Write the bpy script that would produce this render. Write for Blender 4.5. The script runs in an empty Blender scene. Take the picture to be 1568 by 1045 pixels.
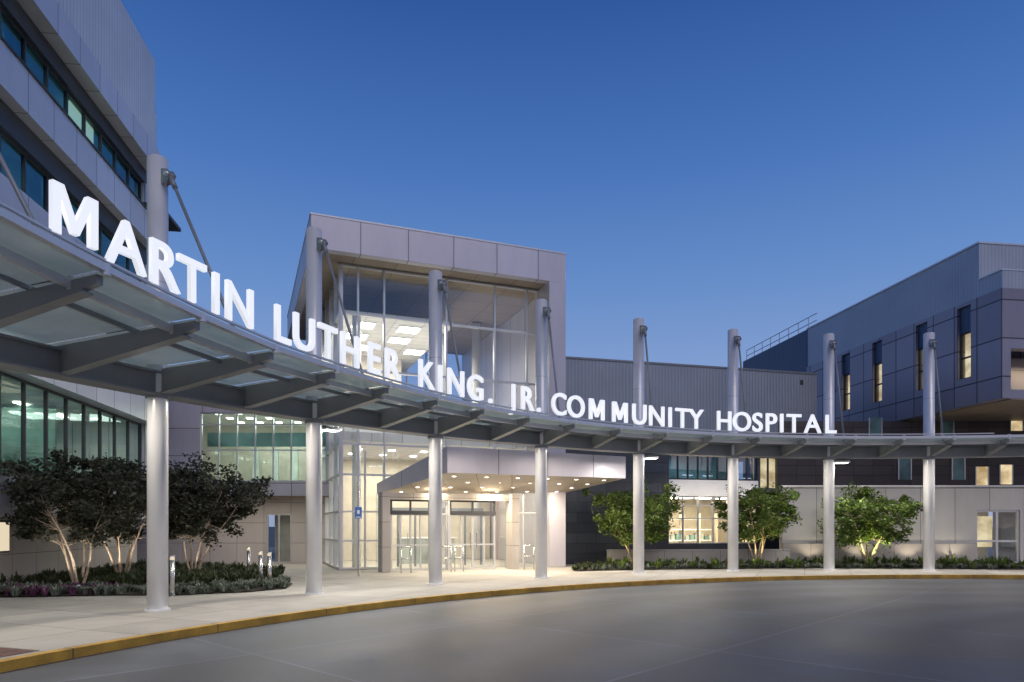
import bpy, math, random
import numpy as np
from mathutils import Vector, Matrix
random.seed(7); rng=np.random.default_rng(7)
F=1060.0; EYE=1.65; HZ=806.0
def px(x,y,h):            # survey helper: photo point at height h above eye -> ground-plan XY
    Y=h*F/(HZ-y); return ((x-784)/F*Y, Y)
S=bpy.context.scene
# ------------------------------------------------------------------ materials
def newmat(name):
    m=bpy.data.materials.new(name); m.use_nodes=True
    nt=m.node_tree; return m,nt,nt.nodes['Principled BSDF']
def L(nt,a,b): nt.links.new(a,b)
def N(nt,t,**k):
    n=nt.nodes.new(t)
    for a,b in k.items(): setattr(n,a,b)
    return n
def c4(c): return (c[0],c[1],c[2],1)
def simple(name,col,rough=.5,metal=0,var=.12,scale=3,bump=0,bscale=60,emit=0,ecol=None):
    m,nt,p=newmat(name)
    p.inputs['Roughness'].default_value=rough; p.inputs['Metallic'].default_value=metal
    tc=N(nt,'ShaderNodeTexCoord'); no=N(nt,'ShaderNodeTexNoise'); no.inputs['Scale'].default_value=scale; no.inputs['Detail'].default_value=6
    L(nt,tc.outputs['Object'],no.inputs['Vector'])
    cr=N(nt,'ShaderNodeValToRGB'); cr.color_ramp.elements[0].position=.3; cr.color_ramp.elements[1].position=.7
    cr.color_ramp.elements[0].color=c4([x*(1-var) for x in col]); cr.color_ramp.elements[1].color=c4([min(1,x*(1+var)) for x in col])
    L(nt,no.outputs['Fac'],cr.inputs['Fac']); L(nt,cr.outputs['Color'],p.inputs['Base Color'])
    if bump:
        n2=N(nt,'ShaderNodeTexNoise'); n2.inputs['Scale'].default_value=bscale; L(nt,tc.outputs['Object'],n2.inputs['Vector'])
        b=N(nt,'ShaderNodeBump'); b.inputs['Strength'].default_value=bump; b.inputs['Distance'].default_value=.02
        L(nt,n2.outputs['Fac'],b.inputs['Height']); L(nt,b.outputs['Normal'],p.inputs['Normal'])
    if emit:
        p.inputs['Emission Color'].default_value=c4(ecol or col); p.inputs['Emission Strength'].default_value=emit
    return m
def panel(name,col,w,h,mortar=.012,rough=.4,metal=.35,var=.06,offset=0,joint=.35,shift=(0,0),streak=.25):
    m,nt,p=newmat(name)
    p.inputs['Metallic'].default_value=metal
    uv=N(nt,'ShaderNodeUVMap'); mp=N(nt,'ShaderNodeMapping'); mp.inputs['Location'].default_value=(shift[0],shift[1],0)
    L(nt,uv.outputs[0],mp.inputs['Vector'])
    br=N(nt,'ShaderNodeTexBrick'); br.offset=offset; br.squash=1
    br.inputs['Scale'].default_value=1; br.inputs['Brick Width'].default_value=w; br.inputs['Row Height'].default_value=h
    br.inputs['Mortar Size'].default_value=mortar; br.inputs['Mortar Smooth'].default_value=.1
    br.inputs['Color1'].default_value=c4([x*(1-var) for x in col]); br.inputs['Color2'].default_value=c4([min(1,x*(1+var)) for x in col])
    br.inputs['Mortar'].default_value=c4([x*joint for x in col])
    L(nt,mp.outputs[0],br.inputs['Vector'])
    m2=N(nt,'ShaderNodeMapping'); m2.inputs['Scale'].default_value=(2.2,.5,1); L(nt,uv.outputs[0],m2.inputs['Vector'])
    no=N(nt,'ShaderNodeTexNoise'); no.inputs['Scale'].default_value=.8; no.inputs['Detail'].default_value=7; no.inputs['Roughness'].default_value=.6
    L(nt,m2.outputs[0],no.inputs['Vector'])
    mx=N(nt,'ShaderNodeMixRGB',blend_type='MULTIPLY'); mx.inputs['Fac'].default_value=streak
    L(nt,br.outputs['Color'],mx.inputs['Color1']); L(nt,no.outputs['Fac'],mx.inputs['Color2'])
    L(nt,mx.outputs[0],p.inputs['Base Color'])
    rr=N(nt,'ShaderNodeMapRange'); rr.inputs[3].default_value=max(.1,rough-.1); rr.inputs[4].default_value=rough+.12; L(nt,no.outputs['Fac'],rr.inputs[0]); L(nt,rr.outputs[0],p.inputs['Roughness'])
    b=N(nt,'ShaderNodeBump',invert=True); b.inputs['Strength'].default_value=.5; b.inputs['Distance'].default_value=.02
    L(nt,br.outputs['Fac'],b.inputs['Height']); L(nt,b.outputs['Normal'],p.inputs['Normal'])
    return m
def corrug(name,col,period=.3,rough=.45,metal=.3,lo=.8):
    m,nt,p=newmat(name); p.inputs['Roughness'].default_value=rough; p.inputs['Metallic'].default_value=metal
    uv=N(nt,'ShaderNodeUVMap'); w=N(nt,'ShaderNodeTexWave',wave_type='BANDS',bands_direction='X',wave_profile='SIN')
    w.inputs['Scale'].default_value=1/(period*3.18); L(nt,uv.outputs[0],w.inputs['Vector'])
    cr=N(nt,'ShaderNodeValToRGB'); cr.color_ramp.elements[0].position=.0; cr.color_ramp.elements[1].position=.6
    cr.color_ramp.elements[0].color=c4([x*lo for x in col]); cr.color_ramp.elements[1].color=c4(col)
    L(nt,w.outputs['Fac'],cr.inputs['Fac'])
    no=N(nt,'ShaderNodeTexNoise'); no.inputs['Scale'].default_value=.6; no.inputs['Detail'].default_value=5; L(nt,uv.outputs[0],no.inputs['Vector'])
    mx=N(nt,'ShaderNodeMixRGB',blend_type='MULTIPLY'); mx.inputs[0].default_value=.3; L(nt,cr.outputs[0],mx.inputs[1]); L(nt,no.outputs['Fac'],mx.inputs[2]); L(nt,mx.outputs[0],p.inputs['Base Color'])
    b=N(nt,'ShaderNodeBump'); b.inputs['Strength'].default_value=.35; b.inputs['Distance'].default_value=.02
    L(nt,w.outputs['Fac'],b.inputs['Height']); L(nt,b.outputs['Normal'],p.inputs['Normal'])
    return m
def glass(name,tint,base=.08,gl=(.9,.95,1)):
    m=bpy.data.materials.new(name); m.use_nodes=True; nt=m.node_tree; nt.nodes.clear()
    o=N(nt,'ShaderNodeOutputMaterial'); mx=N(nt,'ShaderNodeMixShader'); t=N(nt,'ShaderNodeBsdfTransparent'); g=N(nt,'ShaderNodeBsdfGlossy')
    t.inputs['Color'].default_value=c4(tint); g.inputs['Color'].default_value=c4(gl); g.inputs['Roughness'].default_value=.015
    tc=N(nt,'ShaderNodeTexCoord'); no=N(nt,'ShaderNodeTexNoise'); no.inputs['Scale'].default_value=.7
    L(nt,tc.outputs['Object'],no.inputs['Vector']); b=N(nt,'ShaderNodeBump'); b.inputs['Strength'].default_value=.06; b.inputs['Distance'].default_value=.1
    L(nt,no.outputs['Fac'],b.inputs['Height']); L(nt,b.outputs['Normal'],g.inputs['Normal'])
    lw=N(nt,'ShaderNodeLayerWeight'); lw.inputs['Blend'].default_value=.3
    ma=N(nt,'ShaderNodeMath',operation='MULTIPLY_ADD'); ma.inputs[1].default_value=.8; ma.inputs[2].default_value=base; ma.use_clamp=True
    L(nt,lw.outputs['Fresnel'],ma.inputs[0]); L(nt,ma.outputs[0],mx.inputs[0]); L(nt,t.outputs[0],mx.inputs[1]); L(nt,g.outputs[0],mx.inputs[2]); L(nt,mx.outputs[0],o.inputs[0])
    return m
def emis(name,col,s):
    m=bpy.data.materials.new(name); m.use_nodes=True; nt=m.node_tree; nt.nodes.clear()
    o=N(nt,'ShaderNodeOutputMaterial'); e=N(nt,'ShaderNodeEmission'); e.inputs[0].default_value=c4(col); e.inputs[1].default_value=s
    L(nt,e.outputs[0],o.inputs[0]); return m
def litroom(name,col,s):   # blinds / curtains lit from behind: uneven brightness
    m=bpy.data.materials.new(name); m.use_nodes=True; nt=m.node_tree; nt.nodes.clear()
    o=N(nt,'ShaderNodeOutputMaterial'); e=N(nt,'ShaderNodeEmission'); uv=N(nt,'ShaderNodeUVMap')
    no=N(nt,'ShaderNodeTexNoise'); no.inputs['Scale'].default_value=1.3; no.inputs['Detail'].default_value=4; L(nt,uv.outputs[0],no.inputs['Vector'])
    cr=N(nt,'ShaderNodeValToRGB'); cr.color_ramp.elements[0].position=.35; cr.color_ramp.elements[1].position=.65; cr.color_ramp.elements[0].color=(col[0]*.45,col[1]*.38,col[2]*.3,1); cr.color_ramp.elements[1].color=c4(col); L(nt,no.outputs['Fac'],cr.inputs[0])
    L(nt,cr.outputs[0],e.inputs[0]); e.inputs[1].default_value=s; L(nt,e.outputs[0],o.inputs[0]); return m
M={}
M['silver']=panel('silver_panel',(.62,.59,.66),1.9,1.17,mortar=.018,shift=(0,.03))
M['silver_big']=panel('silver_panel_tower',(.65,.62,.69),1.75,40,mortar=.018)
M['silver_left']=panel('silver_panel_left',(.66,.67,.75),1.3,60,mortar=.018)
M['purple']=panel('mauve_panel',(.32,.30,.36),1.2,1.5,mortar=.028,var=.13,joint=.25)
M['white_cor']=corrug('white_corrugated',(.80,.82,.85),.2)
M['grey_cor']=corrug('grey_corrugated',(.35,.39,.46),.16)
M['grey_cor2']=corrug('grey_blue_corrugated',(.44,.48,.55),.16,lo=.88)
M['blue_cor']=corrug('blue_corrugated',(.06,.10,.18),.16)
M['slate']=panel('slate_tile',(.055,.065,.085),.9,.45,mortar=.01,rough=.3,metal=0,var=.25,offset=.5)
M['brickd']=panel('dark_tile',(.085,.070,.068),.9,.45,mortar=.012,rough=.55,metal=0,var=.25,offset=0)
M['plaster']=panel('light_panel_wall',(.46,.46,.46),1.5,3.3,mortar=.014,rough=.7,metal=0)
M['stone']=panel('stone_panel',(.44,.41,.39),1.2,.9,mortar=.01,rough=.6,metal=0)
M['soffit']=panel('soffit_panel',(.32,.25,.19),1.6,1.2,mortar=.014,rough=.55,metal=0)
M['soffitp']=panel('porch_soffit_panel',(.50,.44,.37),1.2,1.2,mortar=.012,rough=.5,metal=0)
M['dark']=simple('dark_metal',(.035,.037,.045),.5)
M['darkgrey']=simple('grey_steel',(.20,.22,.25),.45,.3)
M['beam']=simple('painted_steel_beam',(.28,.295,.31),.4,.15,var=.1,scale=1.2)
M['alum']=simple('aluminium_frame',(.58,.59,.61),.35,.5,var=.05)
M['tube']=simple('edge_tube_paint',(.64,.66,.69),.3,.3,var=.04)
M['column']=simple('painted_column',(.78,.79,.81),.30,.2,var=.06,scale=1.5)
M['intwall']=simple('interior_wall',(.66,.60,.51),.8,var=.08)
M['intdark']=simple('interior_dark',(.06,.09,.10),.8,var=.4,scale=1)
M['intteal']=simple('interior_teal',(.18,.31,.30),.7,var=.5,scale=.8)
M['intgrey']=simple('interior_grey',(.42,.46,.43),.8,var=.35,scale=1.1)
M['ceil']=panel('interior_ceiling',(.74,.71,.66),1.2,.6,mortar=.02,rough=.9,metal=0,joint=.6)
M['floor']=simple('interior_floor',(.45,.42,.38),.4)
M['glass']=glass('clear_glass',(.86,.92,.94),.05)
M['curtain']=glass('curtain_wall_glass',(.84,.91,.95),.10,(.85,.93,1))
M['teal']=glass('teal_glass',(.32,.66,.72),.12,(.45,.78,.95))
M['greyglass']=glass('grey_green_glass',(.58,.74,.70),.06,(.8,.9,.9))
M['blueglass']=glass('blue_glass',(.45,.60,.70),.15)
M['rearglass']=glass('rear_glass',(.85,.93,1),.05)
M['lampw']=emis('lamp_white',(1,.93,.82),10)
M['lampc']=emis('lamp_cool',(.72,.85,1),4)
M['lampwarm']=litroom('lit_room_warm',(1,.82,.50),.95)
M['lampsoft']=emis('lit_room_soft',(1,.84,.6),.8)
M['letter']=simple('letter_white',(.85,.86,.9),.4,var=.02,emit=.66,ecol=(.95,.97,1))
M['white']=simple('white_paint',(.8,.8,.8),.5,var=.03)
M['signblue']=simple('sign_blue',(.03,.12,.45),.4)
M['steel']=simple('stainless_steel',(.6,.6,.6),.25,.9,var=.04)
M['soil']=simple('planting_soil',(.035,.028,.02),.95,var=.5,scale=8,bump=.8,bscale=20)
M['bark']=simple('bark',(.38,.30,.23),.8,var=.35,scale=8,bump=.4)
M['kerb']=simple('yellow_kerb_paint',(.45,.26,.035),.65,var=.35,scale=2.5,bump=.3,bscale=25)
M['brickred']=panel('red_brick_paver',(.15,.07,.06),.2,.1,mortar=.008,rough=.8,metal=0,var=.3,offset=.5)
m=bpy.data.materials.new('frosted_glass'); m.use_nodes=True; nt=m.node_tree; nt.nodes.clear()
o=N(nt,'ShaderNodeOutputMaterial'); a=N(nt,'ShaderNodeBsdfDiffuse'); b=N(nt,'ShaderNodeBsdfTranslucent'); g=N(nt,'ShaderNodeBsdfGlossy'); g.inputs['Roughness'].default_value=.2
tr=N(nt,'ShaderNodeBsdfTransparent'); tr.inputs['Color'].default_value=(.6,.75,.8,1)
tc=N(nt,'ShaderNodeTexCoord'); no=N(nt,'ShaderNodeTexNoise'); no.inputs['Scale'].default_value=.9; no.inputs['Detail'].default_value=6; L(nt,tc.outputs['Object'],no.inputs['Vector'])
cr=N(nt,'ShaderNodeValToRGB'); cr.color_ramp.elements[0].position=.3; cr.color_ramp.elements[1].position=.7; cr.color_ramp.elements[0].color=(.48,.58,.49,1); cr.color_ramp.elements[1].color=(.66,.77,.64,1); L(nt,no.outputs['Fac'],cr.inputs[0])
a.inputs['Color'].default_value=(.48,.54,.49,1); L(nt,cr.outputs[0],b.inputs['Color'])
m1=N(nt,'ShaderNodeMixShader'); m1.inputs[0].default_value=.5; m2=N(nt,'ShaderNodeMixShader'); m2.inputs[0].default_value=.1; m3=N(nt,'ShaderNodeMixShader'); m3.inputs[0].default_value=.06
L(nt,a.outputs[0],m1.inputs[1]);L(nt,b.outputs[0],m1.inputs[2]);L(nt,m1.outputs[0],m2.inputs[1]);L(nt,g.outputs[0],m2.inputs[2]);L(nt,m2.outputs[0],m3.inputs[1]);L(nt,tr.outputs[0],m3.inputs[2]);L(nt,m3.outputs[0],o.inputs[0]); M['frost']=m
def leafmat(name,c1,c2,tr=.3):
    m=bpy.data.materials.new(name); m.use_nodes=True; nt=m.node_tree; nt.nodes.clear()
    o=N(nt,'ShaderNodeOutputMaterial'); d=N(nt,'ShaderNodeBsdfPrincipled'); d.inputs['Roughness'].default_value=.5; t=N(nt,'ShaderNodeBsdfTranslucent'); mx=N(nt,'ShaderNodeMixShader'); mx.inputs[0].default_value=tr
    ge=N(nt,'ShaderNodeNewGeometry'); cr=N(nt,'ShaderNodeValToRGB'); cr.color_ramp.elements[0].color=c4(c1); cr.color_ramp.elements[1].color=c4(c2)
    L(nt,ge.outputs['Random Per Island'],cr.inputs[0]); L(nt,cr.outputs[0],d.inputs['Base Color']); L(nt,cr.outputs[0],t.inputs[0])
    L(nt,d.outputs[0],mx.inputs[1]);L(nt,t.outputs[0],mx.inputs[2]);L(nt,mx.outputs[0],o.inputs[0]); return m
M['leafdark']=leafmat('leaves_dark',(.012,.02,.011),(.065,.065,.04))
M['leafgreen']=leafmat('leaves_green',(.03,.065,.012),(.15,.22,.035))
M['grass']=leafmat('groundcover',(.02,.035,.014),(.09,.11,.05))
M['grassgrey']=leafmat('groundcover_grey',(.08,.10,.08),(.26,.30,.24))
M['flower']=leafmat('flower_purple',(.10,.03,.10),(.20,.08,.16))
def concrete(name,col,w,h,mortar,rot=0,stain=.35,rough=.6,jd=.5,swirl=0):
    m,nt,p=newmat(name); tc=N(nt,'ShaderNodeTexCoord'); mp=N(nt,'ShaderNodeMapping'); mp.inputs['Rotation'].default_value=(0,0,rot); L(nt,tc.outputs['Object'],mp.inputs['Vector'])
    br=N(nt,'ShaderNodeTexBrick'); br.offset=0; br.inputs['Scale'].default_value=1; br.inputs['Brick Width'].default_value=w; br.inputs['Row Height'].default_value=h; br.inputs['Mortar Size'].default_value=mortar; br.inputs['Mortar Smooth'].default_value=.3
    br.inputs['Color1'].default_value=c4([x*.88 for x in col]); br.inputs['Color2'].default_value=c4([x*1.12 for x in col]); br.inputs['Mortar'].default_value=c4([x*jd for x in col]); L(nt,mp.outputs[0],br.inputs['Vector'])
    no=N(nt,'ShaderNodeTexNoise'); no.inputs['Scale'].default_value=.35; no.inputs['Detail'].default_value=9; no.inputs['Roughness'].default_value=.66; no.inputs['Distortion'].default_value=1.2; L(nt,tc.outputs['Object'],no.inputs['Vector'])
    cr=N(nt,'ShaderNodeValToRGB'); cr.color_ramp.elements[0].position=.34; cr.color_ramp.elements[1].position=.64; cr.color_ramp.elements[0].color=(1-stain,)*3+(1,); cr.color_ramp.elements[1].color=(1,1,1,1); L(nt,no.outputs['Fac'],cr.inputs[0])
    mx=N(nt,'ShaderNodeMixRGB',blend_type='MULTIPLY'); mx.inputs[0].default_value=1; L(nt,br.outputs['Color'],mx.inputs[1]); L(nt,cr.outputs[0],mx.inputs[2])
    last=mx
    if swirl:   # tyre-polished arcs around the turning circle
        ms_=N(nt,'ShaderNodeMapping'); ms_.inputs['Location'].default_value=(-13,-4,0); L(nt,tc.outputs['Object'],ms_.inputs['Vector'])
        wv=N(nt,'ShaderNodeTexWave',wave_type='RINGS',rings_direction='Z'); wv.inputs['Scale'].default_value=.16; wv.inputs['Distortion'].default_value=7; wv.inputs['Detail'].default_value=5; wv.inputs['Detail Scale'].default_value=.7; wv.inputs['Detail Roughness'].default_value=.65; L(nt,ms_.outputs[0],wv.inputs['Vector'])
        c2=N(nt,'ShaderNodeValToRGB'); c2.color_ramp.elements[0].color=(.60,.60,.63,1); c2.color_ramp.elements[1].color=(1.0,1.0,1.0,1); L(nt,wv.outputs['Fac'],c2.inputs[0])
        m4=N(nt,'ShaderNodeMixRGB',blend_type='MULTIPLY'); m4.inputs[0].default_value=swirl; L(nt,mx.outputs[0],m4.inputs[1]); L(nt,c2.outputs[0],m4.inputs[2]); last=m4
    f=N(nt,'ShaderNodeTexNoise'); f.inputs['Scale'].default_value=45; f.inputs['Detail'].default_value=4; L(nt,tc.outputs['Object'],f.inputs['Vector'])
    mx2=N(nt,'ShaderNodeMixRGB',blend_type='OVERLAY'); mx2.inputs[0].default_value=.4; L(nt,last.outputs[0],mx2.inputs[1]); L(nt,f.outputs['Fac'],mx2.inputs[2]); L(nt,mx2.outputs[0],p.inputs['Base Color'])
    b=N(nt,'ShaderNodeBump'); b.inputs['Strength'].default_value=.25; b.inputs['Distance'].default_value=.01; L(nt,f.outputs['Fac'],b.inputs['Height']); L(nt,b.outputs[0],p.inputs['Normal'])
    rr=N(nt,'ShaderNodeMapRange'); rr.inputs[3].default_value=rough-.18; rr.inputs[4].default_value=rough+.15; L(nt,no.outputs['Fac'],rr.inputs[0]); L(nt,rr.outputs[0],p.inputs['Roughness'])
    return m
M['road']=concrete('road_concrete',(.105,.120,.142),4.6,4.6,.024,rot=.75,stain=.55,rough=.55,jd=1.8,swirl=.9)
M['walk']=concrete('sidewalk_concrete',(.39,.375,.345),1.5,1.5,.014,rot=.4,stain=.28,rough=.7)
M['ground']=concrete('ground_far',(.10,.10,.09),6,6,.02,stain=.4)
# ------------------------------------------------------------------ geometry helpers
class Frame:
    def __init__(s,o,d):
        l=math.hypot(*d); s.o=o; s.d=(d[0]/l,d[1]/l); s.n=(s.d[1],-s.d[0])
    def p(s,u,n,z): return (s.o[0]+s.d[0]*u+s.n[0]*n, s.o[1]+s.d[1]*u+s.n[1]*n, z)
    def u_at(s,xp,n=0):
        k=(xp-784)/F; ox=s.o[0]+s.n[0]*n; oy=s.o[1]+s.n[1]*n
        return (k*oy-ox)/(s.d[0]-k*s.d[1])
    def z_at(s,xp,yp,n=0):
        u=s.u_at(xp,n); Y=s.p(u,n,0)[1]; return EYE+(HZ-yp)/F*Y
def empty(name):
    e=bpy.data.objects.new(name,None); S.collection.objects.link(e); return e
class B:
    def __init__(s,name): s.e=empty(name); s.g={}
    def _g(s,part,mat): return s.g.setdefault((part,mat),([],[],[]))
    def poly(s,part,mat,pts,uvs=None):
        v,f,uv=s._g(part,mat); i=len(v); v+=pts; f.append(tuple(range(i,i+len(pts)))); uv.append(uvs or [(p[0],p[1]) for p in pts])
    def box(s,part,mat,fr,u0,u1,n0,n1,z0,z1):
        P=fr.p
        q=lambda a,uv: s.poly(part,mat,[P(*t) for t in a],uv)
        q([(u0,n1,z0),(u1,n1,z0),(u1,n1,z1),(u0,n1,z1)],[(u0,z0),(u1,z0),(u1,z1),(u0,z1)])
        q([(u1,n0,z0),(u0,n0,z0),(u0,n0,z1),(u1,n0,z1)],[(u1,z0),(u0,z0),(u0,z1),(u1,z1)])
        q([(u0,n0,z0),(u0,n1,z0),(u0,n1,z1),(u0,n0,z1)],[(n0,z0),(n1,z0),(n1,z1),(n0,z1)])
        q([(u1,n1,z0),(u1,n0,z0),(u1,n0,z1),(u1,n1,z1)],[(n1,z0),(n0,z0),(n0,z1),(n1,z1)])
        q([(u0,n1,z1),(u1,n1,z1),(u1,n0,z1),(u0,n0,z1)],[(u0,n1),(u1,n1),(u1,n0),(u0,n0)])
        q([(u0,n0,z0),(u1,n0,z0),(u1,n1,z0),(u0,n1,z0)],[(u0,n0),(u1,n0),(u1,n1),(u0,n1)])
    def quad(s,part,mat,fr,u0,u1,n,z0,z1):
        s.poly(part,mat,[fr.p(u0,n,z0),fr.p(u1,n,z0),fr.p(u1,n,z1),fr.p(u0,n,z1)],[(u0,z0),(u1,z0),(u1,z1),(u0,z1)])
    def sidequad(s,part,mat,fr,u,n0,n1,z0,z1):
        s.poly(part,mat,[fr.p(u,n0,z0),fr.p(u,n1,z0),fr.p(u,n1,z1),fr.p(u,n0,z1)],[(n0,z0),(n1,z0),(n1,z1),(n0,z1)])
    def flat(s,part,mat,fr,u0,u1,n0,n1,z):
        s.poly(part,mat,[fr.p(u0,n0,z),fr.p(u1,n0,z),fr.p(u1,n1,z),fr.p(u0,n1,z)],[(u0,n0),(u1,n0),(u1,n1),(u0,n1)])
    def wall(s,part,mat,fr,u0,u1,n0,n1,z0,z1,ops):
        us=sorted({u0,u1,*[c for o in ops for c in o[:2]]}); 
        for a,b in zip(us,us[1:]):
            zs=[z0]
            for o in sorted([o for o in ops if o[0]<=a+1e-6 and o[1]>=b-1e-6],key=lambda o:o[2]): zs+=[o[2],o[3]]
            zs.append(z1)
            for i in range(0,len(zs),2):
                if zs[i+1]-zs[i]>1e-4: s.box(part,mat,fr,a,b,n0,n1,zs[i],zs[i+1])
    def window(s,fr,u0,u1,z0,z1,n,nu=1,zsplit=(),g='glass',fm='alum',w=.06,d=.1,part='window'):
        s.quad(part+'_glass',g,fr,u0,u1,n,z0,z1)
        for i in range(nu+1):
            u=u0+(u1-u0)*i/nu; u=min(max(u,u0+w/2),u1-w/2); s.box(part+'_mullions',fm,fr,u-w/2,u+w/2,n-d/2,n+d/2,z0,z1)
        for z in [z0+w/2,z1-w/2,*zsplit]: s.box(part+'_rails',fm,fr,u0,u1,n-d/2+.004,n+d/2-.004,z-w/2,z+w/2)
    def cyl(s,part,mat,a,b,r,r2=None,seg=16,cap=True):
        r2=r if r2 is None else r2; a=Vector(a); b=Vector(b); ax=(b-a).normalized(); t=Vector((1,0,0)) if abs(ax.x)<.9 else Vector((0,1,0)); x=ax.cross(t).normalized(); y=ax.cross(x)
        v,f,uv=s._g(part,mat); i=len(v)
        for k in range(seg):
            c=math.cos(2*math.pi*k/seg); d=math.sin(2*math.pi*k/seg); v.append(tuple(a+(x*c+y*d)*r)); v.append(tuple(b+(x*c+y*d)*r2))
        for k in range(seg):
            j=(k+1)%seg; f.append((i+2*k,i+2*k+1,i+2*j+1,i+2*j)); uv.append([(0,0)]*4)
        if cap:
            f.append(tuple(i+2*k for k in range(seg))); uv.append([(0,0)]*seg); f.append(tuple(i+2*k+1 for k in reversed(range(seg)))); uv.append([(0,0)]*seg)
    def done(s,smooth=()):
        for (part,mat),(v,f,uv) in s.g.items():
            me=bpy.data.meshes.new(part); me.from_pydata(v,[],f); ul=me.uv_layers.new(name='UVMap')
            flat=[c for face in uv for t in face for c in t]; ul.data.foreach_set('uv',flat)
            me.materials.append(M[mat])
            if part in smooth:
                me.polygons.foreach_set('use_smooth',[len(p.vertices)==4 for p in me.polygons])
            ob=bpy.data.objects.new(part,me); S.collection.objects.link(ob); ob.parent=s.e
        return s.e
def area(parent,loc,power,sx,sy,col=(1,.9,.75),rot=(0,0,0),name='lamp_light'):
    l=bpy.data.lights.new(name,'AREA'); l.shape='RECTANGLE'; l.size=sx; l.size_y=sy; l.energy=power; l.color=col
    o=bpy.data.objects.new(name,l); o.location=loc; o.rotation_euler=rot; S.collection.objects.link(o); o.parent=parent; return o
def spot(parent,loc,target,power,ang=100,col=(1,.85,.62),r=.06,name='lamp_light',blend=.7):
    l=bpy.data.lights.new(name,'SPOT'); l.energy=power; l.color=col; l.spot_size=math.radians(ang); l.spot_blend=blend; l.shadow_soft_size=r
    o=bpy.data.objects.new(name,l); o.location=loc; o.rotation_euler=(Vector(target)-Vector(loc)).to_track_quat('-Z','Y').to_euler(); S.collection.objects.link(o); o.parent=parent; return o
# ------------------------------------------------------------------ curve surveys (polar about C)
C=(13.0,3.1)
def polar(pts,deg=3):
    th=[math.degrees(math.atan2(y-C[1],x-C[0])) for x,y in pts]; r=[math.hypot(x-C[0],y-C[1]) for x,y in pts]
    co=np.polyfit(th,r,deg); lo,hi=min(th),max(th)
    return lambda t: float(np.polyval(co,min(max(t,lo),hi)))
eh=lambda x: 3.1+.4*max(0,(430-x)/430)**1.2
epix=[(0,325),(90,376),(185,428),(320,490),(430,535),(520,566),(667,608),(829,640),(977,656),(1122,666),(1269,670),(1424,670),(1568,668)]
RE=polar([px(x,y,eh(x)) for x,y in epix],4)
tm=[math.degrees(math.atan2(px(x,y,eh(x))[1]-C[1],px(x,y,eh(x))[0]-C[0])) for x,y in epix]
ZE=lambda t: EYE+float(np.interp(t,tm[::-1],[eh(x) for x,_ in epix][::-1]))
kp=[(0,1012),(150,988),(320,960),(505,934),(700,909),(830,899),(1000,890),(1340,881),(1568,881)]
RK=polar([((x-784)/F*(EYE*F/(y-HZ)),EYE*F/(y-HZ)) for x,y in kp],3)
cth=[152.3,142.4,132.5,122.4,112.2,102.3,92.7,83.5]; cr_=[22.53,22.48,22.46,22.52,22.72,22.88,22.96,22.94]
RC=lambda t: float(np.interp(t,cth[::-1],cr_[::-1]))
def P(t,r,z): a=math.radians(t); return (C[0]+r*math.cos(a),C[1]+r*math.sin(a),z)
def ring(b,part,mat,r0,r1,z0,z1,t0,t1,st=1.5):
    n=max(2,int(abs(t1-t0)/st)); ts=np.linspace(t0,t1,n+1)
    g=lambda f,t: f(t) if callable(f) else f
    s=0
    for a,c in zip(ts,ts[1:]):
        ds=math.radians(abs(a-c))*20
        A=[P(a,g(r0,a),g(z0,a)),P(a,g(r1,a),g(z0,a)),P(a,g(r1,a),g(z1,a)),P(a,g(r0,a),g(z1,a))]
        D=[P(c,g(r0,c),g(z0,c)),P(c,g(r1,c),g(z0,c)),P(c,g(r1,c),g(z1,c)),P(c,g(r0,c),g(z1,c))]
        wd=g(r1,a)-g(r0,a)
        for i in range(4):
            j=(i+1)%4; v0,v1=(0,wd) if i in (0,2) else (0,g(z1,a)-g(z0,a)); b.poly(part,mat,[A[i],D[i],D[j],A[j]],[(s,v0),(s+ds,v0),(s+ds,v1),(s,v1)])
        s+=ds
    b.poly(part,mat,[P(t0,g(r0,t0),g(z0,t0)),P(t0,g(r1,t0),g(z0,t0)),P(t0,g(r1,t0),g(z1,t0)),P(t0,g(r0,t0),g(z1,t0))])
    b.poly(part,mat,[P(t1,g(r0,t1),g(z0,t1)),P(t1,g(r1,t1),g(z0,t1)),P(t1,g(r1,t1),g(z1,t1)),P(t1,g(r0,t1),g(z1,t1))])
def sheet(name,mat,pts,z):
    me=bpy.data.meshes.new(name); me.from_pydata([(x,y,z) for x,y in pts],[],[tuple(range(len(pts)))]); me.materials.append(M[mat])
    ob=bpy.data.objects.new(name,me); S.collection.objects.link(ob); return ob
# ------------------------------------------------------------------ ground
sheet('ground','ground',[(-2000,-2000),(2000,-2000),(2000,2000),(-2000,2000)],-.15)
sheet('road','road',[(C[0]+45*math.cos(a),C[1]+45*math.sin(a)) for a in np.linspace(0,2*math.pi,97)[:-1]],-.13)
T0,T1=25,215
b=B('sidewalk'); ring(b,'slab','walk',lambda t:RK(t)+.16,60,-.12,0,T0,T1,1.2); b.done()
b=B('kerb')
ring(b,'kerb_stone','kerb',lambda t:RK(t),lambda t:RK(t)+.158,-.129,.004,T0,T1,1.2)
for t in np.arange(T0,T1,7.2): ring(b,'kerb_joint','dark',lambda t:RK(t)-.003,lambda t:RK(t)+.16,-.125,.007,t,t+.04)
b.done()
b=B('tactile_paving'); 
ring(b,'brick_pad','brickred',lambda t:RK(t)+.3,lambda t:RK(t)+1.0,.0,.006,162.5,185); b.done()
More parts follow.
